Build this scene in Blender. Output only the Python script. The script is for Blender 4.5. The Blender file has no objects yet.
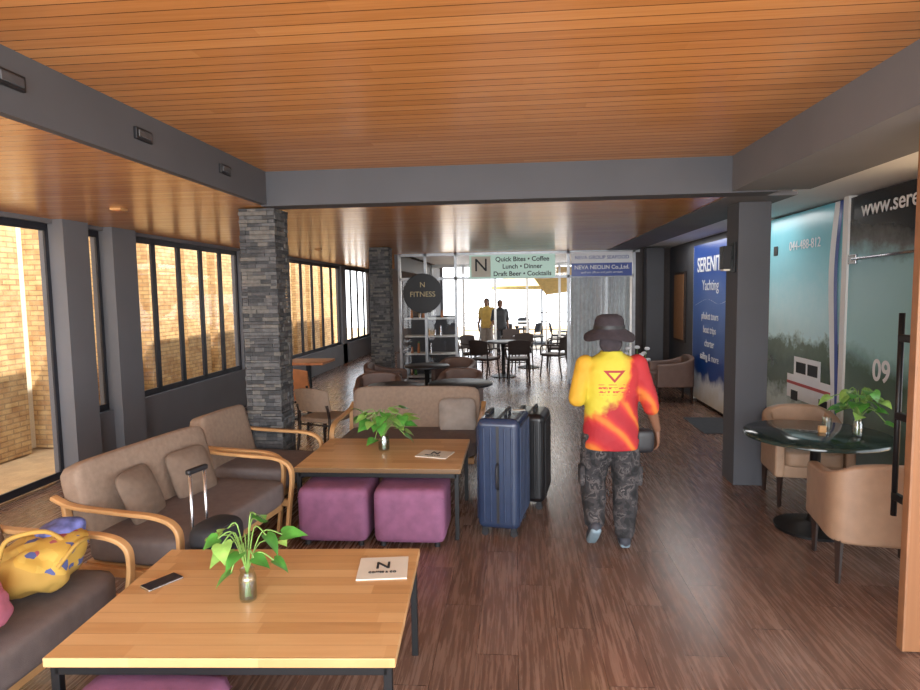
import bpy, bmesh, math, random
from mathutils import Vector, Matrix, Euler, noise
random.seed(4)
S=bpy.context.scene
COL=S.collection
R=math.radians

# ---------------- node helpers ----------------
class NT:
    def __init__(s,name):
        s.m=bpy.data.materials.new(name); s.m.use_nodes=True
        s.t=s.m.node_tree; s.t.nodes.clear()
        s.out=s.n('ShaderNodeOutputMaterial'); s.b=s.n('ShaderNodeBsdfPrincipled')
        s.l(s.b.outputs[0],s.out.inputs[0])
    def n(s,t,**k):
        x=s.t.nodes.new(t)
        for a,v in k.items(): setattr(x,a,v)
        return x
    def l(s,a,b): s.t.links.new(a,b)
    def coord(s,w='Object'): return s.n('ShaderNodeTexCoord').outputs[w]
    def math(s,op,a,b=None,c=None):
        x=s.n('ShaderNodeMath',operation=op)
        for i,v in enumerate((a,b,c)):
            if v is None: continue
            if isinstance(v,(int,float)): x.inputs[i].default_value=v
            else: s.l(v,x.inputs[i])
        return x.outputs[0]
    def sep(s,v):
        x=s.n('ShaderNodeSeparateXYZ'); s.l(v,x.inputs[0]); return x.outputs
    def comb(s,a,b,c=0.0):
        x=s.n('ShaderNodeCombineXYZ')
        for i,v in enumerate((a,b,c)):
            if isinstance(v,(int,float)): x.inputs[i].default_value=v
            else: s.l(v,x.inputs[i])
        return x.outputs[0]
    def noise(s,v,scale,detail=3,rough=.5,dist=0):
        x=s.n('ShaderNodeTexNoise'); x.inputs['Scale'].default_value=scale
        x.inputs['Detail'].default_value=detail; x.inputs['Roughness'].default_value=rough
        x.inputs['Distortion'].default_value=dist
        s.l(v,x.inputs['Vector']); return x.outputs['Fac']
    def ramp(s,f,stops,interp='LINEAR'):
        x=s.n('ShaderNodeValToRGB'); x.color_ramp.interpolation=interp
        e=x.color_ramp.elements
        while len(e)<len(stops): e.new(.5)
        for i,(p,c) in enumerate(stops):
            e[i].position=p; e[i].color=(c[0],c[1],c[2],1)
        s.l(f,x.inputs[0]); return x.outputs[0]
    def mix(s,f,a,b,mode='MIX'):
        x=s.n('ShaderNodeMix',data_type='RGBA',blend_type=mode)
        for i,v in ((0,f),(6,a),(7,b)):
            if isinstance(v,(int,float)): x.inputs[i].default_value=v
            elif isinstance(v,tuple): x.inputs[i].default_value=(v[0],v[1],v[2],1)
            else: s.l(v,x.inputs[i])
        return x.outputs[2]
    def bump(s,h,strength=.3,dist=.01):
        x=s.n('ShaderNodeBump'); x.inputs['Strength'].default_value=strength
        x.inputs['Distance'].default_value=dist
        s.l(h,x.inputs['Height']); s.l(x.outputs[0],s.b.inputs['Normal'])
    def set(s,**k):
        for a,v in k.items():
            i=s.b.inputs[a.replace('_',' ')]
            if isinstance(v,(int,float)): i.default_value=v
            elif isinstance(v,tuple): i.default_value=(v[0],v[1],v[2],1)
            else: s.l(v,i)
        return s

def M(name,c,rough=.6,metal=0,var=.12,scale=12,bump=0,bscale=60,coat=0):
    t=NT(name); co=t.coord()
    f=t.noise(co,scale)
    lo=tuple(x*(1-var) for x in c); hi=tuple(min(1,x*(1+var)) for x in c)
    t.set(Base_Color=t.ramp(f,[(.3,lo),(.7,hi)]),Roughness=rough,Metallic=metal,Coat_Weight=coat)
    if bump: t.bump(t.noise(co,bscale,2),bump,.004)
    return t.m
def srgb(r,g,b):
    f=lambda v:((v/255+.055)/1.055)**2.4 if v>10 else v/3294
    return (f(r),f(g),f(b))

def plank_mat(name,cols,w=.095,axis=1,rough=.35,L=2.4,grain=25,groove=.07,coat=.0,wv=.5):
    t=NT(name); co=t.coord(); s=t.sep(co)
    a=s[axis]; o=s[1-axis]
    c=t.math('DIVIDE',a,w); i=t.math('FLOOR',c); f=t.math('FRACT',c)
    sg=t.math('FLOOR',t.math('DIVIDE',t.math('ADD',o,t.math('MULTIPLY',i,1.37)),L))
    wn=t.n('ShaderNodeTexWhiteNoise',noise_dimensions='2D'); t.l(t.comb(i,sg),wn.inputs['Vector'])
    mp=t.comb(t.math('MULTIPLY',o,1.0),t.math('MULTIPLY',a,grain))
    g=t.noise(mp,2.0,4,.6,.3)
    fac=t.math('ADD',t.math('MULTIPLY',wn.outputs['Value'],wv),t.math('MULTIPLY',g,1-wv))
    col=t.ramp(fac,[(.2,cols[0]),(.5,cols[1]),(.8,cols[2])])
    gm=t.math('LESS_THAN',f,groove)
    col=t.mix(gm,col,tuple(x*.3 for x in cols[0]))
    t.set(Base_Color=col,Roughness=rough,Coat_Weight=coat)
    t.bump(t.math('SUBTRACT',1.0,gm),.5,.006)
    return t.m

m_ceil=plank_mat('varnished_ceiling_boards',[srgb(182,124,70),srgb(202,142,84),srgb(214,156,96)],w=.088,axis=1,rough=.24,wv=.3)
def floor_mat():
    t=NT('wood_look_floor'); co=t.coord(); s=t.sep(co)
    c=t.math('DIVIDE',s[0],.2); i=t.math('FLOOR',c); f=t.math('FRACT',c)
    sy=t.math('DIVIDE',t.math('ADD',s[1],t.math('MULTIPLY',i,.47)),1.2)
    j=t.math('FLOOR',sy); fy=t.math('FRACT',sy)
    wn=t.n('ShaderNodeTexWhiteNoise',noise_dimensions='2D'); t.l(t.comb(i,j),wn.inputs['Vector'])
    g=t.noise(t.comb(t.math('MULTIPLY',s[0],34),t.math('ADD',t.math('MULTIPLY',s[1],1.6),t.math('MULTIPLY',wn.outputs['Value'],9))),1.6,5,.65,.4)
    fac=t.math('ADD',t.math('MULTIPLY',wn.outputs['Value'],.1),t.math('MULTIPLY',g,.9))
    col=t.ramp(fac,[(.28,srgb(82,60,50)),(.48,srgb(110,83,70)),(.62,srgb(134,105,90)),(.76,srgb(164,136,120))])
    gm=t.math('MAXIMUM',t.math('LESS_THAN',f,.012),t.math('LESS_THAN',fy,.003))
    col=t.mix(gm,col,srgb(54,40,35))
    t.set(Base_Color=col,Roughness=t.math('ADD',.17,t.math('MULTIPLY',g,.2)))
    t.bump(g,.06,.002)
    return t.m
m_floor=floor_mat()
m_block=plank_mat('butcher_block_wood',[srgb(176,132,84),srgb(196,152,102),srgb(210,170,120)],w=.075,axis=1,rough=.36,L=.45,grain=14,groove=.015)
m_grey=M('grey_painted_plaster',srgb(110,110,114),.75,var=.05,scale=2,bump=.1,bscale=120)
m_greyd=M('dark_grey_plaster',srgb(76,77,82),.75,var=.06,scale=2,bump=.1,bscale=120)
m_white=M('white_paint',srgb(228,229,228),.6,var=.03,scale=2)
m_frame=M('dark_metal_frame',srgb(48,50,58),.45,.3)
m_black=M('black_steel',srgb(24,24,26),.45,.4)
m_blackpl=M('black_plastic',srgb(26,26,30),.5)
m_chrome=M('brushed_metal',srgb(185,185,190),.25,.95,var=.04)
m_oak=M('bent_oak',srgb(196,150,100),.4,var=.15,scale=8)
m_fab=M('taupe_fabric',srgb(140,120,104),.9,var=.1,scale=30,bump=.5,bscale=300)
m_seat=M('grey_mauve_seat_fabric',srgb(108,98,96),.85,var=.1,scale=20,bump=.5,bscale=300)
m_pillow=M('brown_pillow_fabric',srgb(118,100,86),.9,var=.12,scale=25,bump=.5,bscale=260)
m_purple=M('plum_velvet',srgb(130,82,112),.8,var=.14,scale=14,bump=.3,bscale=200)
m_tan=M('tan_leather',srgb(160,130,106),.5,var=.08,scale=14,bump=.2,bscale=220)
m_brown=M('brown_leather',srgb(104,80,70),.5,var=.1,scale=14,bump=.2,bscale=220)
m_darkwood=M('dark_wood',srgb(44,30,25),.45,var=.2)
m_greentop=M('dark_green_marble',srgb(36,48,44),.12,var=.4,scale=20)
m_rattan=M('dark_rattan',srgb(50,38,34),.7,var=.3,scale=60,bump=.7,bscale=120)
m_ply=M('orange_plywood',srgb(178,112,66),.45,var=.12)
m_orangewood=plank_mat('door_wood',[srgb(112,72,46),srgb(136,92,60),srgb(154,106,72)],w=.2,axis=0,rough=.4,grain=30,groove=.0)
m_skin=M('skin',srgb(120,84,64),.5,var=.06,scale=10)
m_hair=M('black_hair',srgb(22,18,18),.6)
m_hat=M('charcoal_hat_fabric',srgb(50,43,48),.9,var=.2,scale=30,bump=.4,bscale=200)
m_leaf=M('pothos_leaf',srgb(74,136,56),.35,var=.4,scale=18)
m_leaf2=M('pothos_leaf_light',srgb(134,176,88),.35,var=.3,scale=18)
m_stem=M('green_stem',srgb(120,160,80),.5)
m_paper=M('cream_card',srgb(210,204,190),.7,var=.03)
m_ink=M('dark_ink',srgb(40,42,44),.7)
m_wtext=M('white_lettering',srgb(232,234,238),.6,var=.02)
m_blue=M('navy_blue_vinyl',srgb(30,62,150),.3,var=.08,scale=3)
m_mat=M('doormat_rubber',srgb(62,66,72),.9,bump=.5)
def glass(name,refl=.05,tint=(1,1,1)):
    t=NT(name); t.t.nodes.remove(t.b)
    tb=t.n('ShaderNodeBsdfTransparent'); tb.inputs[0].default_value=(*[x*.98 for x in tint],1)
    g=t.n('ShaderNodeBsdfGlossy'); g.inputs['Roughness'].default_value=.02
    ms=t.n('ShaderNodeMixShader'); ms.inputs[0].default_value=refl
    t.l(tb.outputs[0],ms.inputs[1]); t.l(g.outputs[0],ms.inputs[2])
    t.l(ms.outputs[0],t.out.inputs[0]); return t.m
m_glass=glass('clear_window_glass',.035)
m_jar=glass('jar_glass',.14,tint=(.9,.95,.94))
def emis(name,c,s):
    t=NT(name); t.set(Base_Color=c,Emission_Color=c,Emission_Strength=s); return t.m
m_screen=M('phone_screen',srgb(40,44,52),.1)

def brick_mat():
    t=NT('yellow_sandstone_brick'); s=t.sep(t.coord())
    v=t.comb(t.math('ADD',s[1],s[0]),s[2])
    b=t.n('ShaderNodeTexBrick'); t.l(v,b.inputs['Vector'])
    b.inputs['Color1'].default_value=(*srgb(220,182,122),1); b.inputs['Color2'].default_value=(*srgb(176,128,78),1)
    b.inputs['Mortar'].default_value=(*srgb(138,108,78),1)
    b.inputs['Scale'].default_value=1; b.inputs['Mortar Size'].default_value=.008
    b.inputs['Brick Width'].default_value=.2; b.inputs['Row Height'].default_value=.062
    n=t.noise(t.coord(),9,4)
    col=t.mix(.4,b.outputs['Color'],t.ramp(n,[(.3,srgb(176,128,78)),(.7,srgb(238,206,152))]))
    t.set(Base_Color=col,Roughness=.9); t.bump(t.math('SUBTRACT',1.0,b.outputs['Fac']),.8,.02)
    return t.m
m_brick=brick_mat()
m_cream=M('cream_render',srgb(232,222,198),.85,var=.06,scale=2)
stones=[M('ledgestone_%d'%i,srgb(*c),.85,var=.25,scale=25,bump=.8,bscale=60) for i,c in enumerate([(72,72,74),(88,88,89),(58,59,61),(100,97,93)])]

# ---------------- mesh helpers ----------------
def G(name,loc=(0,0,0),rz=0):
    e=bpy.data.objects.new(name,None); COL.objects.link(e); e.location=loc; e.rotation_euler=(0,0,rz); e.empty_display_size=.1
    return e
def mk(name,bm,mat,parent=None,loc=(0,0,0),rot=(0,0,0),smooth=False,bevel=0,seg=3):
    me=bpy.data.meshes.new(name); bmesh.ops.recalc_face_normals(bm,faces=bm.faces); bm.to_mesh(me); bm.free()
    for m in (mat if isinstance(mat,list) else [mat]): me.materials.append(m)
    if smooth or bevel:
        for p in me.polygons: p.use_smooth=True
    o=bpy.data.objects.new(name,me); COL.objects.link(o)
    o.location=loc; o.rotation_euler=rot
    if parent: o.parent=parent
    if bevel:
        b=o.modifiers.new('b','BEVEL'); b.width=bevel; b.segments=seg; b.limit_method='ANGLE'; b.angle_limit=R(35)
        o.modifiers.new('wn','WEIGHTED_NORMAL')
    return o
def box(name,size,loc,mat,parent=None,bevel=.004,rot=(0,0,0),seg=2):
    bm=bmesh.new(); bmesh.ops.create_cube(bm,size=1)
    for v in bm.verts: v.co=Vector((v.co.x*size[0],v.co.y*size[1],v.co.z*size[2]))
    return mk(name,bm,mat,parent,loc,rot,bevel=bevel,seg=seg)
def addbox(bm,a,b,mi=0):
    r=bmesh.ops.create_cube(bm,size=1)
    for v in r['verts']:
        v.co=Vector(((a[k]+b[k])/2+v.co[k]*(b[k]-a[k]) for k in range(3)))
    if mi:
        for f in set(f for v in r['verts'] for f in v.link_faces): f.material_index=mi
def boxes(name,lst,mat,parent=None,bevel=0):
    bm=bmesh.new()
    for a,b in lst: addbox(bm,a,b)
    return mk(name,bm,mat,parent,bevel=bevel)
def lathe(name,prof,mat,parent=None,loc=(0,0,0),seg=32,rot=(0,0,0),fn=None,smooth=True):
    bm=bmesh.new(); rings=[]
    for r,z in prof:
        if r<1e-5: rings.append([bm.verts.new((0,0,z))]); continue
        ring=[]
        for i in range(seg):
            a=2*math.pi*i/seg; p=Vector((r*math.cos(a),r*math.sin(a),z))
            if fn: p=fn(p,a,r)
            ring.append(bm.verts.new(p))
        rings.append(ring)
    for A,B in zip(rings,rings[1:]):
        for i in range(seg):
            j=(i+1)%seg
            if len(A)==1 and len(B)==1: continue
            if len(A)==1: bm.faces.new((A[0],B[i],B[j]))
            elif len(B)==1: bm.faces.new((A[i],A[j],B[0]))
            else: bm.faces.new((A[i],A[j],B[j],B[i]))
    o=mk(name,bm,mat,parent,loc,rot,smooth=smooth)
    e=o.modifiers.new('es','EDGE_SPLIT'); e.split_angle=R(50)
    return o
def cyl(name,r,h,loc,mat,parent=None,r2=None,seg=24,rot=(0,0,0)):
    r2=r if r2 is None else r2
    return lathe(name,[(0,-h/2),(r,-h/2),(r2,h/2),(0,h/2)],mat,parent,loc,seg,rot)
def smoothpts(pts,n=6):
    P=[Vector(p) for p in pts]; out=[]
    for i in range(len(P)-1):
        p0=P[max(i-1,0)];p1=P[i];p2=P[i+1];p3=P[min(i+2,len(P)-1)]
        for k in range(n):
            t=k/n
            out.append(.5*((2*p1)+(p2-p0)*t+(2*p0-5*p1+4*p2-p3)*t*t+(3*p1-p0-3*p2+p3)*t**3))
    out.append(P[-1]); return out
def tube(name,pts,r,mat,parent=None,n=5,seg=8,sm=True,taper=1.0,bm=None,cap=True):
    P=smoothpts(pts,n) if sm else [Vector(p) for p in pts]
    own=bm is None
    if own: bm=bmesh.new()
    prev=None; up=None
    for i,p in enumerate(P):
        t=(P[min(i+1,len(P)-1)]-P[max(i-1,0)]).normalized()
        if up is None: up=Vector((0,0,1)) if abs(t.z)<.9 else Vector((1,0,0))
        a=t.cross(up).normalized(); b=a.cross(t).normalized(); up=b
        rr=r*(1+(taper-1)*i/(len(P)-1))
        ring=[bm.verts.new(p+a*rr*math.cos(2*math.pi*k/seg)+b*rr*math.sin(2*math.pi*k/seg)) for k in range(seg)]
        if prev:
            for k in range(seg): bm.faces.new((prev[k],prev[(k+1)%seg],ring[(k+1)%seg],ring[k]))
        elif cap: bm.faces.new(ring[::-1])
        prev=ring
    if cap: bm.faces.new(prev)
    if own: return mk(name,bm,mat,parent,smooth=True)
def sweep(name,pts,w,th,y,mat,parent,n=6):
    P=smoothpts([(a,0,b) for a,b in pts],n); bm=bmesh.new(); prev=None
    for i,p in enumerate(P):
        t=(P[min(i+1,len(P)-1)]-P[max(i-1,0)]).normalized(); nn=Vector((-t.z,0,t.x))
        q=[p+nn*th/2+Vector((0,w/2,0)),p+nn*th/2-Vector((0,w/2,0)),p-nn*th/2-Vector((0,w/2,0)),p-nn*th/2+Vector((0,w/2,0))]
        ring=[bm.verts.new(v+Vector((0,y,0))) for v in q]
        if prev:
            for k in range(4): bm.faces.new((prev[k],prev[(k+1)%4],ring[(k+1)%4],ring[k]))
        else: bm.faces.new(ring[::-1])
        prev=ring
    bm.faces.new(prev)
    return mk(name,bm,mat,parent,bevel=.006,seg=2)
def cushion(name,size,loc,mat,parent=None,rot=(0,0,0),k=5,pil=0):
    bm=bmesh.new(); bmesh.ops.create_cube(bm,size=2); bmesh.ops.subdivide_edges(bm,edges=bm.edges[:],cuts=9,use_grid_fill=True)
    for v in bm.verts:
        x,y,z=v.co; d=(abs(x)**k+abs(y)**k+abs(z)**k)**(1/k); x,y,z=x/d,y/d,z/d
        if pil:
            f=(1-pil*abs(x)**3)*(1-pil*abs(y)**3); z*=max(f,.08)
            x*=1-.08*(1-y*y); y*=1-.08*(1-x*x)
        v.co=Vector((x*size[0]/2,y*size[1]/2,z*size[2]/2))
    return mk(name,bm,mat,parent,loc,rot,smooth=True)
def text(name,s,size,loc,rot,mat,parent,align='CENTER',bold=0):
    c=bpy.data.curves.new(name,'FONT'); c.body=s; c.size=size; c.extrude=.0015; c.offset=bold; c.align_x=align; c.align_y='CENTER'
    c.materials.append(mat); o=bpy.data.objects.new(name,c); COL.objects.link(o); o.location=loc; o.rotation_euler=rot; o.parent=parent
    return o
FX=(R(90),0,0); FR=(R(90),0,R(-90)); 

# ---------------- room shell ----------------
XL=-4.33; XR=2.85; XRC=2.02
ZL=2.5; ZH=2.77; YF=5.05; YS=11.8; YE=18.6; YN=-1.8
boxes('floor',[((-4.5,YN,-.1),(XR+.1,YE,0))],m_floor)
bm=bmesh.new()
addbox(bm,(-2.1,YN,ZH),(1.72,YF+.1,ZH+.06)); addbox(bm,(-4.5,YN,ZL),(-2.09,YE,ZL+.06)); addbox(bm,(-2.09,YF+.2,ZL),(1.72,YS+.1,ZL+.06))
mk('ceiling',bm,m_ceil)
boxes('ceiling_soffit',[((XRC+.2,YN,2.52),(XR+.1,YS+.1,2.58)),((-2.25,YS+.1,2.5),(XR+.1,16.5,2.58))],m_white)
boxes('roof_and_sun_shade',[((-4.6,YN,2.86),(5.6,YE,2.96))],m_grey)  # unseen roof, stretched past the right wall to keep sun off the floor
boxes('beam_left',[((-2.09,YN,2.5),(-2.04,YF,ZH))],m_greyd)
boxes('beam_cross',[((-2.09,YF,2.49),(XRC,YF+.22,ZH+.02))],m_greyd)
boxes('beam_right',[((1.68,YN,2.5),(XRC+.24,YF-.001,ZH+.02)),((1.72,YF+.22,2.49),(XRC+.24,YS,ZH))],m_grey)
yA=5.55
wl=[((XL-.15,YN,2.46),(XL,YE,ZL))]
wl+= [((XL-.15,yA,0),(XL+.1,5.9,ZL)),((XL-.15,6.27,0),(XL+.1,6.68,ZL)),((XL-.15,9.55,0),(XL,11.1,ZL)),((XL-.15,15.3,0),(XL,15.7,ZL)),
 ((XL-.15,5.9,0),(XL,6.27,.55)),((XL-.15,6.68,0),(XL,9.55,.58)),((XL-.15,11.1,0),(XL,YE,.5))]
boxes('wall_left',wl,m_grey)
boxes('wall_far_end',[((-4.5,YE-.1,0),(-2.15,YE,ZL))],m_grey)
boxes('wall_corridor_side',[((-2.29,YS,0),(-2.22,16.5,.6)),((-2.29,YS,2.2),(-2.22,16.5,2.5)),((-2.29,16.3,0),(-2.22,YE,2.5))],m_grey)
def window(name,y0,y1,z0,z1,n,x=XL-.07):
    g=G(name,(x,y0,0)); L=y1-y0; t=.045
    l=[((-.02,0,z0),(.02,L,z0+t)),((-.02,0,z1-t),(.02,L,z1))]
    for i in range(n+1):
        yy=i*L/n; l.append(((-.02,max(0,yy-t/2),z0),(.02,min(L,yy+t/2),z1)))
    boxes('frame',l,m_frame,g,bevel=.003)
    l2=[]
    for i in range(n):
        a=i*L/n+.025; b=(i+1)*L/n-.025
        l2+=[((.0,a,z0+.045),(.02,a+.02,z1-.045)),((.0,b-.02,z0+.045),(.02,b,z1-.045)),((.0,a,z0+.045),(.02,b,z0+.07)),((.0,a,z1-.07),(.02,b,z1-.045))]
    boxes('sashes',l2,m_frame,g)
    boxes('glazing',[((-.003,.02,z0+.02),(.003,L-.02,z1-.02))],m_glass,g)
window('window_1',-1.7,yA,.02,2.46,6)
window('window_2',5.9,6.27,.55,2.46,1)
window('window_3',6.68,9.55,.58,2.46,5)
window('window_4',11.1,15.3,.5,2.46,6)
window('window_5',15.7,18.5,.5,2.46,4)
boxes('ground_outside',[((-12,-8,-.25),(12,34,-.12))],M('sandstone_paving',srgb(200,162,116),.9,var=.15,scale=5,bump=.4))
lst=[((-6.0,-2,-.1),(-5.85,6.9,3.6))]
y=7.15
while y<20: lst.append(((-6.0,y,-.1),(-5.75,y+.8,3.6))); y+=1.1
boxes('brick_wall_outside',lst,m_brick)
boxes('rendered_wall_outside',[((-6.15,-2,-.1),(-6.0,20,3.6))],m_cream)
def stone_col(name,x0,x1,y0,y1,h):
    bm=bmesh.new(); z=0
    addbox(bm,(x0+.03,y0+.03,0),(x1-.03,y1-.03,h),1)
    rnd=random.Random(x0*7+y0)
    while z<h-.005:
        hh=min(rnd.uniform(.02,.04),h-z)
        for side in range(4):
            a,b=(x0,x1) if side<2 else (y0,y1)
            p=a
            while p<b-.001:
                q=min(b,p+rnd.uniform(.06,.18)); 
                if b-q<.05:q=b
                d=rnd.uniform(0,.018); mi=rnd.randrange(4)
                if side==0: A=(p,y0+.0-d+.01,z);B=(q,y0+.05,z+hh-.003)
                elif side==1: A=(p,y1-.05,z);B=(q,y1+d-.01,z+hh-.003)
                elif side==2: A=(x0-d+.01,p,z);B=(x0+.05,q,z+hh-.003)
                else: A=(x1-.05,p,z);B=(x1+d-.01,q,z+hh-.003)
                addbox(bm,A,B,mi); p=q
        z+=hh
    mk(name,bm,stones)
stone_col('stone_column',-2.33,-2.02,5.15,5.45,2.49)
stone_col('stone_column',-2.3,-1.99,9.75,10.05,2.49)
box('square_column',(.27,.3,2.49),(2.06,5.75,1.245),m_greyd,bevel=.004)
box('wall_pier',(.3,.3,2.5),(2.5,11.55,1.25),m_greyd,bevel=.004)
for y in (2.42,3.33,4.3):
    g=G('emergency_wall_light',(-2.04,y,2.64))
    box('housing',(.02,.15,.065),(.011,0,0),m_blackpl,g); box('lens',(.008,.12,.04),(.024,0,0),M('lens',srgb(70,72,76),.2),g)
for x,y in ((-3.3,5.0),(-3.2,7.3),(-3.2,10)):
    g=G('ceiling_downlight',(x,y,2.5)); box('square_rim',(.1,.1,.02),(0,0,-.01),m_oak,g); box('lamp_recess',(.07,.07,.006),(0,0,-.022),m_ply,g)
boxes('wall_right',[((XR,7.35,0),(XR+.12,8.35,2.52)),((XR,10.2,0),(XR+.12,YS,2.52)),((XR,8.35,2.4),(XR+.12,10.2,2.52)),((XR+.06,8.35,0),(XR+.12,10.2,2.4)),
  ((XR+.05,4.3,0),(XR+.12,7.35,2.52))],m_greyd)
boxes('trim_1',[((XR-.02,4.3,0),(XR+.05,4.34,2.52)),((XR-.02,5.62,0),(XR+.05,5.70,2.52)),((XR-.02,7.3,0),(XR+.05,7.36,2.52)),((XR-.02,8.33,0),(XR+.05,8.37,2.4)),((XR-.02,10.15,0),(XR+.05,10.2,2.4))],m_white)
def poster_mat():
    t=NT('seascape_poster_print'); s=t.sep(t.coord())
    n=t.noise(t.comb(s[1],s[2]),5,6,.7)
    zz=t.math('ADD',s[2],t.math('MULTIPLY',t.math('SUBTRACT',n,.5),.5))
    base=t.ramp(t.math('DIVIDE',zz,2.5),[(0,srgb(160,180,180)),(.22,srgb(185,200,196)),(.29,srgb(76,92,70)),(.38,srgb(58,78,60)),(.47,srgb(84,106,86)),(.51,srgb(186,224,230)),(.75,srgb(140,206,220)),(1,srgb(110,194,214))])
    t.set(Base_Color=base,Roughness=.25); return t.m
def poster2_mat():
    t=NT('night_coast_poster_print'); s=t.sep(t.coord())
    n=t.noise(t.comb(s[1],s[2]),4,6,.7)
    zz=t.math('ADD',t.math('ADD',s[2],t.math('MULTIPLY',s[1],-.12)),t.math('MULTIPLY',t.math('SUBTRACT',n,.5),.3))
    base=t.ramp(t.math('DIVIDE',zz,2.5),[(0,srgb(140,160,158)),(.28,srgb(96,122,112)),(.38,srgb(84,110,96)),(.46,srgb(160,206,210)),(.74,srgb(146,194,206)),(.8,srgb(96,100,102)),(.86,srgb(34,36,40))])
    t.set(Base_Color=base,Roughness=.25); return t.m
g=G('seascape_poster',(XR,5.7,0)); boxes('print',[((.0,.0,.02),(.04,1.6,2.5))],poster_mat(),g)
text('phone_number','044-488-812',.13,(-.006,.75,2.17),FR,m_wtext,g)
bx=bmesh.new(); 
for a,b in (((-.004,.15,.62),(0,1.05,.86)),((-.004,.35,.86),(0,.9,1.05))): addbox(bx,a,b)
mk('printed_van',bx,m_wtext,g); boxes('printed_van_windows',[((-.006,.4,.89),(-.004,.6,1.0)),((-.006,.64,.89),(-.004,.85,1.0)),((-.006,.2,.6),(-.004,.36,.7)),((-.006,.8,.6),(-.004,.95,.7))],m_ink,g)
boxes('printed_van_stripe',[((-.006,.15,.76),(-.004,1.05,.79))],M('red_stripe',srgb(170,50,50),.4),g)
def arc_strip(name,pts,w,mat,parent,x=-.006):
    bm=bmesh.new(); P=smoothpts([(x,a,b) for a,b in pts],6); prev=None
    for p in P:
        r=[bm.verts.new(p+Vector((0,-w/2,0))),bm.verts.new(p+Vector((0,w/2,0)))]
        if prev: bm.faces.new((prev[0],prev[1],r[1],r[0]))
        prev=r
    mk(name,bm,mat,parent)
arc_strip('white_swoosh',[(.12,2.5),(.2,1.9),(.14,1.2),(.05,.5)],.1,m_wtext,g)
arc_strip('blue_swoosh',[(.05,2.5),(.12,1.9),(.07,1.2),(.02,.5)],.06,m_blue,g,-.008)
box('handset_icon',(.006,.1,.1),(-.005,1.42,2.15),m_ink,g,bevel=.02)
g=G('coast_poster',(XR,4.34,0)); boxes('print',[((0,0,.02),(.04,1.28,2.5))],poster2_mat(),g)
text('web_address','www.serenity',.18,(-.006,.60,2.38),FR,m_wtext,g,bold=.002)
text('price','09',.24,(-.006,.74,1.08),FR,m_wtext,g,bold=.004)
box('door_patch_fitting',(.02,.12,.08),(-.012,1.2,1.98),m_chrome,g); tube('fitting_rod',[(-.02,1.2,1.98),(-.02,.1,2.0)],.012,m_chrome,g,sm=False)
def blue_mat():
    t=NT('blue_banner_print'); s=t.sep(t.coord()); n=t.noise(t.comb(s[1],s[2]),3,3)
    f=t.math('ADD',t.math('DIVIDE',s[2],2.4),t.math('MULTIPLY',t.math('SUBTRACT',n,.5),.2))
    t.set(Base_Color=t.ramp(f,[(0,srgb(200,190,170)),(.14,srgb(230,235,240)),(.2,srgb(26,72,150)),(.6,srgb(40,92,176)),(1,srgb(32,70,150))]),Roughness=.3); return t.m
g=G('blue_banner',(XR-.04,8.4,0)); boxes('print',[((0,.02,.05),(.03,1.72,2.42))],blue_mat(),g)
text('title','SERENITY',.3,(-.004,.87,2.1),FR,m_wtext,g,bold=.004); text('subtitle','Yachting',.22,(-.004,.87,1.8),FR,m_wtext,g)
for i,s in enumerate(['phuket tours','boat trips','charter','sailing & more']): text('line_%d'%i,s,.15,(-.004,.87,1.35-.2*i),FR,m_wtext,g)
arc_strip('wave_swoosh',[(.1,1.6),(.5,1.54),(1.0,1.6),(1.6,1.5)],.02,m_wtext,g,-.003)
g=G('framed_brown_notice',(XR,11.0,1.45)); box('frame',(.03,.7,1.2),(-.02,0,0),m_darkwood,g); box('print',(.01,.6,1.1),(-.04,0,0),M('bronze_print',srgb(140,100,66),.5),g)
box('doormat',(.5,.95,.012),(2.52,8.1,.006),m_mat,bevel=.004)
g=G('door_1',(1.835,3.02,0))
box('leaf',(.95,.045,2.48),(.475,0,1.25),m_orangewood,g,bevel=.004)
box('edge_strip',(.012,.05,2.48),(-.004,0,1.25),M('edge_wood',srgb(140,98,68),.45),g)
tube('pull_bar',[(.02,.14,.62),(.02,.14,1.62)],.014,m_black,g,sm=False)
for z in (.72,1.12,1.5): box('bracket',(.03,.13,.035),(.02,.08,z),m_black,g)
boxes('trim_2',[((XR-.03,2.98,0),(XR+.05,3.06,2.52))],m_orangewood)

# back shopfront
l=[]
for x in (-2.2,-1.7,-1.12,1.0,2.2): l.append(((x-.025,YS-.02,0),(x+.025,YS+.05,2.5)))
l+=[((-2.2,YS-.02,2.0),(2.2,YS+.05,2.05)),((-2.2,YS-.02,2.45),(2.3,YS+.05,2.5)),((-2.2,YS-.02,0),(-1.12,YS+.05,.08)),((1.0,YS-.02,0),(2.2,YS+.05,.08))]
boxes('trim_3',l,M('aluminium_frame',srgb(170,172,176),.4,.4))
boxes('window_6',[((-2.17,YS+.01,.08),(-1.15,YS+.02,2.0)),((1.03,YS+.01,.08),(2.17,YS+.02,2.0)),((-1.1,YS+.01,2.05),(.97,YS+.02,2.45))],m_glass)
boxes('wall_back_right',[((2.23,YS,0),(XR,YS+.1,2.52))],m_darkwood)
g=G('cafe_sign',(-.05,YS-.06,2.23))
box('panel',(1.6,.05,.44),(0,0,0),emis('sign_face',srgb(176,204,192),.2),g,bevel=.005)
box('logo_square',(.36,.01,.38),(-.58,-.03,0),m_paper,g); text('logo','N',.34,(-.58,-.04,.02),FX,m_ink,g)
for i,s in enumerate(['Quick Bites • Coffee','Lunch • Dinner','Draft Beer • Cocktails']): text('line_%d'%i,s,.12,(.19,-.03,.13-.135*i),FX,m_ink,g,bold=.002)
g=G('blue_company_sign',(1.6,YS-.06,2.24))
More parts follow.
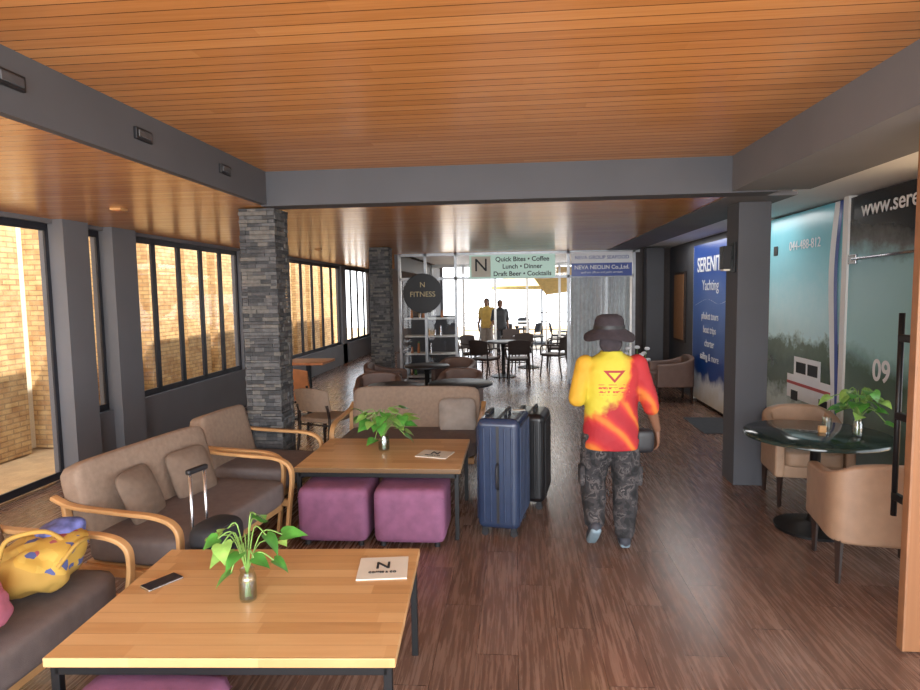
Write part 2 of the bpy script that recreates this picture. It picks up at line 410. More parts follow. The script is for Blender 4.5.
box('panel',(1.1,.05,.44),(0,0,0),m_blue,g); box('upper_panel',(1.1,.012,.2),(0,-.03,.12),m_wtext,g,bevel=.001)
text('line_upper','NEVA GROUP SEAFOOD',.09,(0,-.04,.12),FX,m_blue,g); text('line_name','NEVA NEOLIN Co.,Ltd.',.1,(0,-.03,-.06),FX,m_wtext,g,bold=.002); text('line_small','seafront offices and yacht services',.055,(0,-.03,-.15),FX,m_wtext,g)
g=G('round_wall_sign',(-1.75,YS-.05,1.75)); lathe('disc',[(0,-.02),(.37,-.02),(.38,0),(.37,.02),(0,.02)],m_blackpl,g,rot=FX,seg=48)
text('label','FITNESS',.14,(0,-.025,-.02),FX,M('gold',srgb(190,170,120),.4),g); text('logo','N',.14,(0,-.025,.16),FX,M('gold2',srgb(190,170,120),.4),g)
g=G('shelf_unit',(-1.68,YS+.45,0))
box('back',(1.0,.04,1.3),(0,.2,.65),m_greyd,g)
for z in (.1,.55,.9,1.25): box('shelf',(1.0,.36,.03),(0,.03,z),m_white,g)
for k in range(16):
    z=(.12,.565,.915,1.265)[k%4]; h=random.uniform(.1,.22)
    cyl('bottle',.03,h,(random.uniform(-.4,.4),random.uniform(-.08,.1),z+h/2),random.choice([m_white,m_leaf,m_ply,m_blackpl,m_chrome]),g,r2=.018,seg=12)
bm=bmesh.new(); prev=None
for i in range(81):
    x=1.05+i*1.12/80; yy=YS+.25+.035*math.sin(i*1.15)
    r=[bm.verts.new((x,yy,.05)),bm.verts.new((x,yy,2.02))]
    if prev: bm.faces.new((prev[0],prev[1],r[1],r[0]))
    prev=r
mk('curtain',bm,M('sheer_curtain',srgb(205,210,212),.8),smooth=True)
boxes('wall_restaurant_right',[((XR-.1,YS+.1,0),(XR,16.5,2.5))],m_white)
l=[]
for i in range(7): x=-2.2+i*.84; l.append(((x-.03,16.4,0),(x+.03,16.46,2.5)))
l+=[((-2.2,16.4,2.1),(2.85,16.46,2.15)),((-2.2,16.4,2.42),(2.85,16.46,2.5))]
boxes('trim_4',l,m_white)
boxes('terrace_deck',[((-2.2,YE,-.12),(10,26,-.02)),((-2.2,YE-2,-.12),(10,YE,-.02))],M('pale_decking',srgb(150,140,128),.8))
g=G('terrace_railing',(2,24,0))
for i in range(13): tube('post',[(-4+i*.8,0,-.02),(-4+i*.8,0,.95)],.02,m_frame,g,sm=False)
for z in (.3,.6,.95): tube('rail',[(-4,0,z),(5.6,0,z)],.018,m_frame,g,sm=False)
m_canv=M('cream_canvas',srgb(210,184,120),.8)
g=G('cream_parasol',(.9,21.0,-.02)); cyl('pole',.03,2.6,(0,0,1.3),m_frame,g); lathe('canopy',[(0,2.75),(.8,2.5),(1.7,1.95),(1.68,1.85),(.8,2.45),(0,2.7)],m_canv,g,seg=8); cyl('base',.3,.08,(0,0,.04),m_greyd,g)
g=G('awning',(0,16.6,0))
bm=bmesh.new(); v=[bm.verts.new(p) for p in ((.3,0,2.4),(2.8,0,2.4),(2.9,1.6,1.9),(.9,1.6,1.65))]; bm.faces.new(v); mk('fabric',bm,m_canv,g)
for x,z in ((.9,1.66),(2.85,1.91)): tube('pole',[(x,1.58,-.02),(x,1.58,z)],.02,m_white,g,sm=False)

# ---------------- furniture ----------------
def sofa(name,loc,rz,L,pillows=()):
    g=G(name,loc,rz)
    box('seat_rail',(.6,L-.12,.06),(.0,0,.26),m_oak,g,bevel=.01)
    cushion('seat_cushion',(.66,L-.08,.17),(.02,0,.37),m_seat,g,k=9)
    cushion('back_cushion',(.15,L-.08,.46),(-.33,0,.605),m_fab,g,rot=(0,R(-14),0),k=9)
    for s in (-1,1):
        y=s*(L/2-.01)
        sweep('arm_%d'%(s+2),[(-.44,.66),(-.3,.615),(0,.60),(.22,.59),(.33,.545),(.355,.45),(.33,.25),(.3,0)],.045,.024,y,m_oak,g)
        sweep('rear_leg_%d'%(s+2),[(-.36,.63),(-.33,.3),(-.42,0)],.045,.028,y,m_oak,g)
        box('side_rail_%d'%(s+2),(.66,.03,.05),(0,y,.27),m_oak,g)
    for i,(px,py,rot,mt) in enumerate(pillows):
        cushion('pillow_%d'%i,(.36,.38,.13),(px,py,.58),mt,g,rot=(0,R(68),rot),pil=.75,k=4)
    return g
sofa('sofa',(-2.24,2.08,0),0,1.42)
sofa('sofa',(-2.03,3.66,0),R(-8),1.22,[(-.17,-.25,R(12),m_pillow),(-.17,.22,R(-8),m_pillow)])
sofa('lounge_armchair',(-2.03,4.73,0),R(-6),.7)
sofa('sofa',(-.98,5.68,0),R(-90),1.34,[(-.17,.42,.1,M('grey_pillow',srgb(150,140,132),.9,bump=.4,bscale=200))])
def low_table(name,cx,cy,w,d,rz=0,z=.52):
    g=G(name,(cx,cy,0),rz)
    box('wooden_top',(w,d,.035),(0,0,z-.0175),m_block,g,bevel=.004)
    t=.03; l=[]
    a=w/2-.03; b=d/2-.03
    for sx in (-1,1):
        for sy in (-1,1): l.append(((sx*a-t/2,sy*b-t/2,0),(sx*a+t/2,sy*b+t/2,z-.036)))
    for sy in (-1,1): l.append(((-a,sy*b-t/2,z-.07),(a,sy*b+t/2,z-.037)))
    for sx in (-1,1): l.append(((sx*a-t/2,-b,z-.07),(sx*a+t/2,b,z-.037)))
    boxes('steel_frame',l,m_black,g,bevel=.002)
    return g
low_table('coffee_table',-1.05,2.39,1.22,.91,R(3.5))
low_table('coffee_table',-.99,4.68,1.2,.9,0)
def ottoman(loc,w=.5,d=.47,h=.41):
    g=G('ottoman',loc)
    cushion('upholstered_cube',(w,d,h-.03),(0,0,.03+(h-.03)/2),m_purple,g,k=12)
    tube('top_piping',[(sx*(w/2-.012),sy*(d/2-.012),h-.06) for sx,sy in ((-1,-1),(1,-1),(1,1),(-1,1),(-1,-1))],.005,m_purple,g,sm=False)
    for sx in (-1,1):
        for sy in (-1,1): cyl('foot',.02,.04,(sx*w*.38,sy*d*.38,.02),m_blackpl,g)
ottoman((-1.28,4.32,0)); ottoman((-.74,4.32,0)); ottoman((-1.26,1.80,0),h=.42)
def leaf_bm(bm,base,dirv,up,L,W,mi):
    d=dirv.normalized(); s=d.cross(up).normalized(); u=s.cross(d)
    prof=[(0,.0),(-.12,.3),(-.05,.48),(.15,.58),(.4,.5),(.65,.3),(.85,.12),(1,0)]
    mid=[];lf=[];rt=[]
    for t,w in prof:
        tc=max(t,0); droop=-.35*tc*tc*L
        mid.append(bm.verts.new(base+d*tc*L+u*droop)); 
        lf.append(bm.verts.new(base+d*t*L+s*w*W+u*(droop+.18*w*W))); rt.append(bm.verts.new(base+d*t*L-s*w*W+u*(droop+.18*w*W)))
    for i in range(len(prof)-1):
        for a in (lf,rt):
            f=bm.faces.new((mid[i],mid[i+1],a[i+1],a[i])); f.material_index=mi; f.smooth=True
def plant(loc,r=.17,h=.2,n=13,jh=.13,jr=.035,L=.085,seed=1):
    rnd=random.Random(seed); g=G('pothos_plant_in_jar',loc)
    lathe('glass_jar',[(0,.002),(jr*.9,.002),(jr,.012),(jr,jh*.75),(jr*.75,jh*.9),(jr*.85,jh),(jr*.8,jh),(jr*.7,jh*.9),(jr*.93,jh*.74),(jr*.93,.014),(0,.01)],m_jar,g)
    lathe('water',[(0,.012),(jr*.9,.012),(jr*.9,jh*.5),(0,jh*.5)],glass('jar_water',.1,(.85,.88,.84)),g)
    bs=bmesh.new(); bl=bmesh.new()
    for i in range(n):
        a=2*math.pi*i/n*1.0+rnd.uniform(-.3,.3); rr=r*rnd.uniform(.35,1.05); zz=jh+rnd.uniform(-.25,1)*h if i%3==0 else jh+rnd.uniform(.25,.9)*h
        e=Vector((rr*math.cos(a),rr*math.sin(a),max(zz,.04)))
        m=Vector((e.x*.45,e.y*.45,jh+max(.05,(zz-jh))*.9+.03))
        tube('',[(e.x*-.08,e.y*-.08,jh*.12),(e.x*.05,e.y*.05,jh),m,e],.0028,None,bm=bs,seg=5)
        d=Vector((math.cos(a+rnd.uniform(-.8,.8)),math.sin(a+rnd.uniform(-.8,.8)),rnd.uniform(-.5,.3)))
        leaf_bm(bl,e,d,Vector((rnd.uniform(-.3,.3),rnd.uniform(-.6,.1),1)).normalized(),L*rnd.uniform(.8,1.25),L*.85,rnd.choice([0,0,1]))
    mk('stems',bs,m_stem,g,smooth=True); mk('leaves',bl,[m_leaf,m_leaf2],g,smooth=True)
plant((-1.09,2.34,.52),r=.17,h=.22,n=15,L=.08,seed=3)
plant((-1.04,4.74,.52),r=.2,h=.19,n=34,jr=.045,L=.095,seed=5)
plant((2.38,4.5,.705),r=.17,h=.22,n=30,jh=.12,L=.085,seed=8)
def menu(loc,rz,w=.21,d=.19):
    g=G('menu_card',loc,rz); box('card',(w,d,.006),(0,0,.003),m_paper,g,bevel=.001)
    text('logo','N',.09,(0,.015,.0085),(0,0,0),m_ink,g,bold=.001); text('caption','COFFEE & CO',.02,(0,-.05,.0085),(0,0,0),m_ink,g)
menu((-.6,2.65,.52),R(8),.22,.22); menu((-.62,4.62,.52),R(-14),.25,.2)
g=G('smartphone',(-1.53,2.46,.52),R(-30)); box('body',(.075,.155,.009),(0,0,.0045),m_chrome,g,bevel=.004); box('screen',(.07,.149,.001),(0,0,.0095),m_screen,g,bevel=0)
def tub(name,loc,rz,lm,h=.73,w=.6,d=.58,legs=.27):
    g=G(name,loc,rz); hw=w/2
    path=[(d/2,-hw),(.0,-hw),(-d/2+.12,-hw),(-d/2+.03,-hw+.04),(-d/2,-hw+.14),(-d/2,0),(-d/2,hw-.14),(-d/2+.03,hw-.04),(-d/2+.12,hw),(0,hw),(d/2,hw)]
    tops=[.60,.62,.66,.69,.72,.73,.72,.69,.66,.62,.60]
    P=smoothpts([(a,b,t*h/.73) for (a,b),t in zip(path,tops)],4)
    bm=bmesh.new(); prev=None
    for i,p in enumerate(P):
        t=(P[min(i+1,len(P)-1)]-P[max(i-1,0)]); t.z=0; t.normalize(); nn=Vector((-t.y,t.x,0))
        th=.075; zb=legs-.02
        inn=-nn if (nn.dot(Vector((-p.x,-p.y,0)))<0) else nn
        q=[Vector((p.x,p.y,zb)),Vector((p.x,p.y,p.z)),Vector((p.x,p.y,p.z))+inn*th,Vector((p.x,p.y,zb))+inn*th]
        ring=[bm.verts.new(v) for v in q]
        if prev:
            for k in range(4): bm.faces.new((prev[k],prev[(k+1)%4],ring[(k+1)%4],ring[k]))
        else: bm.faces.new(ring[::-1])
        prev=ring
    bm.faces.new(prev)
    mk('curved_back_and_arms',bm,lm,g,bevel=.022,seg=3)
    box('seat_base',(d-.05,w-.12,.1),(.01,0,legs+.03),lm,g,bevel=.01)
    cushion('seat_cushion',(d-.05,w-.15,.13),(.04,0,legs+.13),lm,g,k=8)
    for sx in (-1,1):
        for sy in (-1,1): cyl('leg',.014,legs,(sx*(d/2-.05),sy*(hw-.05),legs/2),m_darkwood,g,r2=.026,seg=4)
tub('tub_armchair',(2.18,3.92,0),R(80),m_tan,w=.6)
tub('tub_armchair',(2.36,5.24,0),R(-97),m_tan,w=.58,d=.54,h=.76)
tub('tub_armchair',(2.45,9.95,0),R(180),m_brown,w=.62)
tub('tub_armchair',(-1.75,7.75,0),R(-80),m_brown,w=.6)
tub('tub_armchair',(-.75,8.15,0),R(-95),m_brown,w=.6)
tub('tub_armchair',(-.95,9.6,0),R(-100),m_brown,w=.6)
tub('tub_armchair',(-1.95,9.1,0),R(0),m_brown,w=.56)
def round_table(loc,r,h,top,base=.26):
    g=G('round_table',loc)
    lathe('top',[(0,h-.035),(r-.03,h-.035),(r,h-.025),(r,h-.006),(r-.006,h),(0,h)],top,g,seg=64)
    lathe('pedestal',[(0,0),(base,0),(base,.018),(base*.6,.035),(.05,.06),(.035,.12),(.035,h-.12),(.06,h-.05),(.12,h-.036),(0,h-.036)],m_black,g)
round_table((2.15,4.6,0),.48,.705,m_greentop)
round_table((-1.38,7.0,0),.33,.7,m_blackpl); round_table((-.65,7.2,0),.38,.7,m_blackpl); round_table((-1.3,9.0,0),.33,.7,m_blackpl)
g=G('wooden_number_block',(2.2,4.62,.705)); box('block',(.05,.03,.05),(0,0,.025),m_oak,g)
g=G('glass_tumbler',(2.27,4.7,.705)); lathe('glass',[(0,.003),(.028,.003),(.033,.09),(.031,.09),(.026,.008),(0,.008)],m_jar,g)
def dining_chair(name,loc,rz,sm,fm,h=.84,arms=False):
    g=G(name,loc,rz)
    cushion('seat',(.44,.44,.06),(0,0,.45),sm,g,k=6)
    bm=bmesh.new(); prev=None
    for i in range(13):
        a=-1+i/6; x=-.2-.05*(1-a*a); y=a*.21
        q=[Vector((x-.01,y,.55)),Vector((x-.06,y,h-.03*a*a)),Vector((x-.035,y,h-.03*a*a)),Vector((x+.015,y,.55))]
        ring=[bm.verts.new(v) for v in q]
        if prev:
            for k in range(4): bm.faces.new((prev[k],prev[(k+1)%4],ring[(k+1)%4],ring[k]))
        else: bm.faces.new(ring[::-1])
        prev=ring
    bm.faces.new(prev); mk('backrest',bm,sm,g,bevel=.006,seg=2)
    for s in (-1,1):
        tube('rear_leg',[(-.27,s*.2,0),(-.2,s*.19,.43),(-.24,s*.19,.62)],.015,fm,g)
        tube('front_leg',[(.22,s*.2,0),(.18,s*.18,.43)],.015,fm,g,sm=False)
        if arms: tube('arm',[(-.24,s*.22,.66),(0,s*.25,.66),(.18,s*.23,.63),(.2,s*.21,.44)],.016,fm,g)
    tube('stretcher',[(-.2,-.19,.4),(-.2,.19,.4)],.01,fm,g,sm=False)
dining_chair('dining_chair',(-2.75,7.75,0),R(80),m_ply,m_black)
dining_chair('dining_chair',(-2.02,6.4,0),R(70),m_fab,m_darkwood,h=.8)
g=G('side_table',(-2.95,8.6,0)); box('top',(.6,.6,.035),(0,0,.8),m_ply,g); box('post',(.06,.06,.76),(0,0,.4),m_black,g); box('foot',(.4,.4,.02),(0,0,.01),m_black,g)
for (x,y,a) in ((-.6,12.15,60),(.05,12.1,95),(.15,13.6,-100),(-.85,13.2,-40),(.95,14.4,180),(-1.4,14.8,-30),(-.1,15.2,-90),(.8,12.9,150)):
    dining_chair('rattan_dining_chair',(x,y,0),R(a),m_rattan,m_rattan,arms=True)
for (x,y) in ((-.25,12.85),(.3,14.4),(-1.4,14.0)): round_table((x,y,0),.36,.74,m_blackpl)
for (x,y,a) in ((-.3,18.9,90),(.5,18.9,150),(1.3,18.8,0),(1.6,20.6,180),(-.4,20.4,-60),(.3,22.4,-90),(-.9,19.6,0)):
    dining_chair('terrace_chair',(x,y,-.017),R(a),m_frame,m_frame)
for (x,y) in ((0.05,19.6),(2.1,19.0),(.3,21.8)): round_table((x,y,-.018),.36,.74,m_white)

def suitcase(name,loc,rz,w,d,h,m,ext=0,ribs=7):
    g=G(name,loc,rz); zb=.06
    box('shell',(w,d,h-zb),(0,0,zb+(h-zb)/2),m,g,bevel=.05,seg=5)
    for i in range(ribs):
        x=-w/2+.05+(w-.1)*i/(ribs-1)
        for s in (-1,1): box('rib_%d'%i,(.018,.012,h-zb-.12),(x,s*(d/2),zb+(h-zb)/2),m,g,bevel=.005)
    if ribs:
      for s in (-1,1):
        for yy in (-.1,-.05,.05,.1): box('side_rib',(.012,.016,h-zb-.12),(s*w/2,yy,zb+(h-zb)/2),m,g,bevel=.005)
        box('zip_band',(.004,.02,h-zb-.1),(s*(w/2+.001),0,zb+(h-zb)/2),m_blackpl,g,bevel=0)
        tube('side_grip',[(s*w/2,.0,h*.42),(s*(w/2+.03),0,h*.45),(s*(w/2+.03),0,h*.6),(s*w/2,0,h*.63)],.01,m_blackpl,g)
    box('zip_band_top',(w-.1,.022,.004),(0,0,h+.001),m_blackpl,g,bevel=0)
    for sx in (-1,1):
        for sy in (-1,1):
            box('castor_fork',(.04,.04,.04),(sx*(w/2-.05),sy*(d/2-.05),.06),m_blackpl,g)
            cyl('wheel',.026,.022,(sx*(w/2-.05),sy*(d/2-.05),.026),m_blackpl,g,rot=(0,R(90),0))
    tube('top_grip',[(-.08,-.03,h),(-.07,-.03,h+.03),(.07,-.03,h+.03),(.08,-.03,h)],.011,m_blackpl,g,n=4)
    if ext:
        for s in (-1,1): tube('trolley_tube',[(s*.05,d/2-.05,h-.1),(s*.05,d/2-.05,h+ext)],.008,m_chrome,g,sm=False)
        box('trolley_grip',(.14,.03,.03),(0,d/2-.05,h+ext),m_blackpl,g,bevel=.01)
    else: box('trolley_grip',(.2,.035,.025),(0,d/2-.05,h+.01),m_blackpl,g,bevel=.008)
    return g
m_navy=M('navy_polycarbonate',srgb(42,54,78),.22,var=.1)
g=suitcase('blue_suitcase',(-.09,4.53,0),R(80),.48,.31,.86,m_navy)
box('luggage_tag',(.05,.09,.003),(.08,-.1,.872),m_paper,g,rot=(0,0,.4))
suitcase('black_suitcase',(.13,5.08,0),R(80),.42,.26,.78,M('black_polycarbonate',srgb(24,24,27),.3))
m_nyl=M('black_nylon',srgb(28,28,32),.7)
g=suitcase('carry_on_suitcase',(-1.60,3.0,0),R(75),.3,.2,.46,m_nyl,ext=.4,ribs=0)
cushion('front_pocket',(.24,.07,.26),(0,-.11,.22),m_nyl,g,k=4); cushion('soft_bag_on_top',(.27,.2,.16),(0,-.06,.53),m_nyl,g,k=3)
tube('bag_strap',[(-.12,-.08,.5),(-.06,-.13,.58),(.05,-.13,.58),(.12,-.06,.48)],.009,m_blackpl,g)
box('grey_flap',(.2,.006,.12),(0,-.148,.28),M('grey_nylon',srgb(90,92,96),.7),g)
def bag_mat():
    t=NT('patterned_tote_fabric'); co=t.coord(); v=t.n('ShaderNodeTexVoronoi'); v.inputs['Scale'].default_value=26; t.l(co,v.inputs['Vector'])
    s=t.sep(v.outputs['Color']); c=t.ramp(s[0],[(0,srgb(190,152,66)),(.45,srgb(80,90,140)),(.55,srgb(196,162,76)),(.8,srgb(160,80,90)),(.88,srgb(190,152,66))],'CONSTANT')
    sz=t.sep(co); m=t.math('GREATER_THAN',t.math('ADD',sz[2],t.math('MULTIPLY',sz[0],.6)),.06)
    t.set(Base_Color=t.mix(m,srgb(176,140,66),c),Roughness=.8); return t.m
def lumpy(name,size,loc,mat,parent,seed,amp=.12,rot=(0,0,0)):
    o=cushion(name,size,loc,mat,parent,rot,k=2.8)
    for v in o.data.vertices:
        n=noise.noise(v.co*7+Vector((seed,0,0)))+.5*noise.noise(v.co*18+Vector((seed,3,0)))
        v.co*=1+amp*n
    return o
m_ys=M('yellow_strap',srgb(176,140,66),.8)
g=G('yellow_tote_bag',(-2.12,2.5,.457),R(15))
lumpy('bag_body',(.3,.4,.22),(0,0,.13),bag_mat(),g,1,.3)
tube('handle_1',[(-.1,-.12,.2),(-.06,-.12,.28),(.05,-.05,.28),(.1,.02,.2)],.01,m_ys,g); tube('handle_2',[(.12,-.12,.14),(.16,-.02,.2),(.16,.1,.18),(.1,.16,.1)],.01,m_ys,g)
lumpy('scarf',(.18,.18,.1),(.02,.12,.21),M('blue_purple_scarf',srgb(90,96,150),.8,var=.6,scale=20),g,5,.4)
g=G('pink_bag',(-2.08,2.06,.457)); lumpy('bag_body',(.28,.3,.2),(0,0,.12),M('pink_fabric',srgb(184,104,124),.8,var=.2),g,9,.25); tube('handle',[(-.08,-.05,.18),(-.04,0,.27),(.04,0,.27),(.08,.05,.18)],.009,M('pink_strap',srgb(176,90,110),.8),g)
g=G('wall_sconce',(1.92,5.68,2.02)); box('backplate',(.02,.1,.26),(-.01,0,0),m_black,g); box('shade',(.07,.11,.2),(-.075,0,0),m_black,g); box('diffuser',(.055,.09,.02),(-.075,0,-.105),m_paper,g); box('arm',(.05,.03,.03),(-.035,0,0),m_black,g)
g=G('white_orchid_pot',(2.1,10.9,0)); lathe('pot',[(0,0),(.1,0),(.14,.3),(.12,.3),(.1,.28),(0,.28)],m_white,g)
for i in range(9):
    a=i*.7; e=Vector((.18*math.cos(a),.18*math.sin(a),.55+.1*(i%3))); tube('stem',[(0,0,.25),e*.6,e],.005,m_stem,g); cushion('bloom',(.09,.09,.06),e,m_wtext,g,k=2.5)

# ---------------- people ----------------
def limb(bm,pts,rad,seg=14):
    for p,r in zip(pts,rad): bmesh.ops.create_uvsphere(bm,u_segments=seg,v_segments=10,radius=r,matrix=Matrix.Translation(p))
    for (a,ra),(b,rb) in zip(zip(pts,rad),zip(pts[1:],rad[1:])):
        a=Vector(a);b=Vector(b);d=b-a
        q=d.to_track_quat('Z','Y').to_matrix().to_4x4()
        bmesh.ops.create_cone(bm,cap_ends=True,segments=seg,radius1=ra,radius2=rb,depth=d.length,matrix=Matrix.Translation((a+b)/2)@q)
def ell(bm,c,r,seg=20):
    bmesh.ops.create_uvsphere(bm,u_segments=seg,v_segments=14,radius=1,matrix=Matrix.Translation(c)@Matrix.Diagonal((*r,1)))
def loft(bm,rings,seg=28):
    prev=None
    for c,rx,ry in rings:
        ring=[bm.verts.new((c[0]+rx*math.copysign(abs(math.cos(2*math.pi*k/seg))**.85,math.cos(2*math.pi*k/seg)),c[1]+ry*math.sin(2*math.pi*k/seg),c[2])) for k in range(seg)]
        if prev:
            for k in range(seg): bm.faces.new((prev[k],prev[(k+1)%seg],ring[(k+1)%seg],ring[k]))
        else: bm.faces.new(ring[::-1])
        prev=ring
    bm.faces.new(prev)
def remesh(name,bm,mat,g,vox,it=4,wr=0,ws=.06):
    o=mk(name,bm,mat,g,smooth=True)
    m=o.modifiers.new('r','REMESH'); m.mode='VOXEL'; m.voxel_size=vox; m.use_smooth_shade=True
    s=o.modifiers.new('s','SMOOTH'); s.iterations=it; s.factor=.5
    if wr:
        tx=bpy.data.textures.new(name,'CLOUDS'); tx.noise_scale=ws; tx.noise_depth=2
        d=o.modifiers.new('d','DISPLACE'); d.texture=tx; d.strength=wr; d.mid_level=.5; d.texture_coords='LOCAL'
    return o
def hand(name,g,wrist,d,n,thumb_side,mat,vox=.0035,curl=.5):
    d=Vector(d).normalized(); n=Vector(n); n=(n-d*n.dot(d)).normalized(); s=Vector(thumb_side); s=(s-d*s.dot(d)-n*s.dot(n)).normalized()
    w=Vector(wrist); bm=bmesh.new()
    for k in (-.024,-.008,.008,.024): limb(bm,[w,w+d*.045+s*k*.8,w+d*.085+s*k*1.15],[.021,.014,.0115],10)
    for k,l in ((.029,.066),(.0095,.074),(-.0105,.068),(-.029,.052)):
        b=w+d*.083+s*k; dd=(d+n*curl*.35).normalized(); p1=b+dd*l*.45; d2=(d+n*curl).normalized(); p2=p1+d2*l*.33; d3=(d+n*curl*2).normalized(); p3=p2+d3*l*.27
        limb(bm,[b,p1,p2,p3],[.0095,.0085,.008,.0068],10)
    b=w+d*.025+s*.022; p1=b+(d*.6+s*.7+n*.25).normalized()*.038; p2=p1+(d+s*.25+n*.3).normalized()*.03; p3=p2+(d+n*.5).normalized()*.022
    limb(bm,[b,p1,p2,p3],[.014,.011,.0095,.008],10)
    return remesh(name,bm,mat,g,vox,3)
m_sole=M('pale_blue_sole',srgb(120,138,148),.6)
def human(name,loc,rz,J,shirt,pants,shoe,vox=.009,hat=True,sc=1.0,wr=.012,fem=False):
    g=G(name,loc,rz); g.scale=(sc,)*3; V=Vector
    bm=bmesh.new()
    H=V(J['head'])
    ell(bm,H+V((0,-.008,.03)),(.072,.09,.085)); ell(bm,H+V((0,.022,-.03)),(.056,.066,.07)); limb(bm,[H+V((0,.085,.015)),H+V((0,.102,-.012))],[.008,.014],10)
    ell(bm,H+V((0,.078,-.055)),(.03,.018,.012)); ell(bm,H+V((0,.07,.03)),(.055,.018,.012))
    for s in (-1,1): ell(bm,H+V((s*.074,-.002,0)),(.01,.02,.032),12)
    limb(bm,[V((0,-.01,1.28)),H+V((0,-.015,-.05))],[.056,.052])
    loft(bm,[((0,0,.76),.14,.1),((0,0,.86),.15,.1),((0,0,.98),.13,.09),((0,0,1.12),.155,.1),((0,0,1.24),.165,.09),((0,-.005,1.31),.07,.06)])
    for k in ('l','r'):
        limb(bm,[V(J['sh_'+k]),V(J['el_'+k]),V(J['wr_'+k])],[.05,.038,.026])
        a,b=V(J['el_'+k]),V(J['wr_'+k]); m=a.lerp(b,.3); limb(bm,[a,m,b],[.036,.04,.025])
        limb(bm,[V(J['hip_'+k]),V(J['kn_'+k]),V(J['an_'+k])],[.085,.055,.038]); limb(bm,[V(J['an_'+k]),V(J['toe_'+k])],[.036,.03])
    remesh('body',bm,m_skin,g,vox,4)
    for k in ('l','r'):
        d=V(J['wr_'+k])-V(J['el_'+k]); hd=J.get('hd_'+k)
        hand('hand_'+k,g,V(J['wr_'+k]),hd or d,(1,0,0) if k=='l' else (-1,0,0),(0,1,.0) if abs(d.normalized().z)>.6 else (0,0,1),m_skin,.0035 if hat else .005)
    for s in (-1,1):
        e=bmesh.new(); ell(e,H+V((s*.028,.083,.012)),(.012,.006,.008),10); mk('eye',e,m_hair,g,smooth=True)
    bm=bmesh.new(); hz=J.get('hem',.68)
    loft(bm,[((0,0,hz),.185,.135),((0,0,hz+.05),.188,.137),((0,0,.85),.18,.13),((0,0,.98),.172,.122),((0,0,1.12),.185,.125),((0,-.005,1.22),.19,.115),((0,-.008,1.285),.15,.09),((0,-.01,1.325),.075,.068),((0,-.01,1.34),.07,.064)])
    for k in ('l','r'):
        a,b,c=V(J['sh_'+k]),V(J['el_'+k]),V(J['wr_'+k])
        limb(bm,[a,a.lerp(b,.5),b],[.064,.062,.058])
        if hat: limb(bm,[b,b.lerp(c,.25)],[.056,.052])
    remesh('shirt',bm,shirt,g,vox,5,wr,.07)
    bm=bmesh.new()
    loft(bm,[((0,0,.7),.15,.11),((0,0,.8),.158,.115),((0,0,.92),.145,.105)])
    for k in ('l','r'):
        h,kn,an=V(J['hip_'+k]),V(J['kn_'+k]),V(J['an_'+k])
        limb(bm,[h+V((0,0,-.02)),h.lerp(kn,.5),kn,kn.lerp(an,.5),an.lerp(kn,.12)],[.105,.1,.088,.08,.068])
    remesh('trousers',bm,pants,g,vox,4,wr*1.4,.06)
    for k in ('l','r'):
        an,to=V(J['an_'+k]),V(J['toe_'+k]); d=(to-an); df=d.normalized(); up=V((1,0,0)).cross(df)
        if up.z<0: up=-up
        heel=V((an.x,an.y,an.z))-up*.028-df*.02
        bm=bmesh.new(); limb(bm,[an+V((0,0,.0)),an-up*.01],[.046,.046]); limb(bm,[heel,heel.lerp(to,.5),to],[.04,.043,.036])
        remesh('shoe_'+k,bm,shoe,g,.007,3)
        bm=bmesh.new(); 
        for s2 in (-.012,.012): limb(bm,[heel-up*.022+V((s2,0,0)),heel.lerp(to,.5)-up*.022+V((s2,0,0)),to-up*.016+V((s2,0,0))],[.024,.026,.024])
        remesh('sole_'+k,bm,m_sole,g,.007,2)
    bm=bmesh.new(); ell(bm,H+V((0,-.022,.04)),(.08,.09,.085)); 
    if fem: ell(bm,H+V((0,-.06,-.06)),(.07,.045,.12))
    else: ell(bm,H+V((0,-.045,-.02)),(.068,.055,.06))
    mk('hair',bm,m_hair,g,smooth=True)
    if hat:
        def wav(p,a,r):
            if r>.11: return Vector((p.x,p.y,p.z+.016*math.sin(3*a+.6)*(r-.1)/.07-(.02*(r-.1)/.07)*(-math.sin(a)*.8)))
            return p
        lathe('bucket_hat',[(0,.128),(.05,.127),(.08,.115),(.094,.09),(.1,.045),(.103,.03),(.135,.006),(.165,-.02),(.167,-.026),(.135,-.002),(.1,.02),(.09,.03)],m_hat,g,loc=H+V((0,-.01,.015)),seg=48,fn=wav)
        lathe('hat_band',[(.103,.032),(.105,.032),(.102,.055),(.099,.055)],m_blackpl,g,loc=H+V((0,-.01,.015)),seg=48)
        bm=bmesh.new(); ell(bm,H+V((0,-.07,-.045)),(.075,.035,.07)); mk('neck_flap',bm,m_hat,g,smooth=True)
    return g
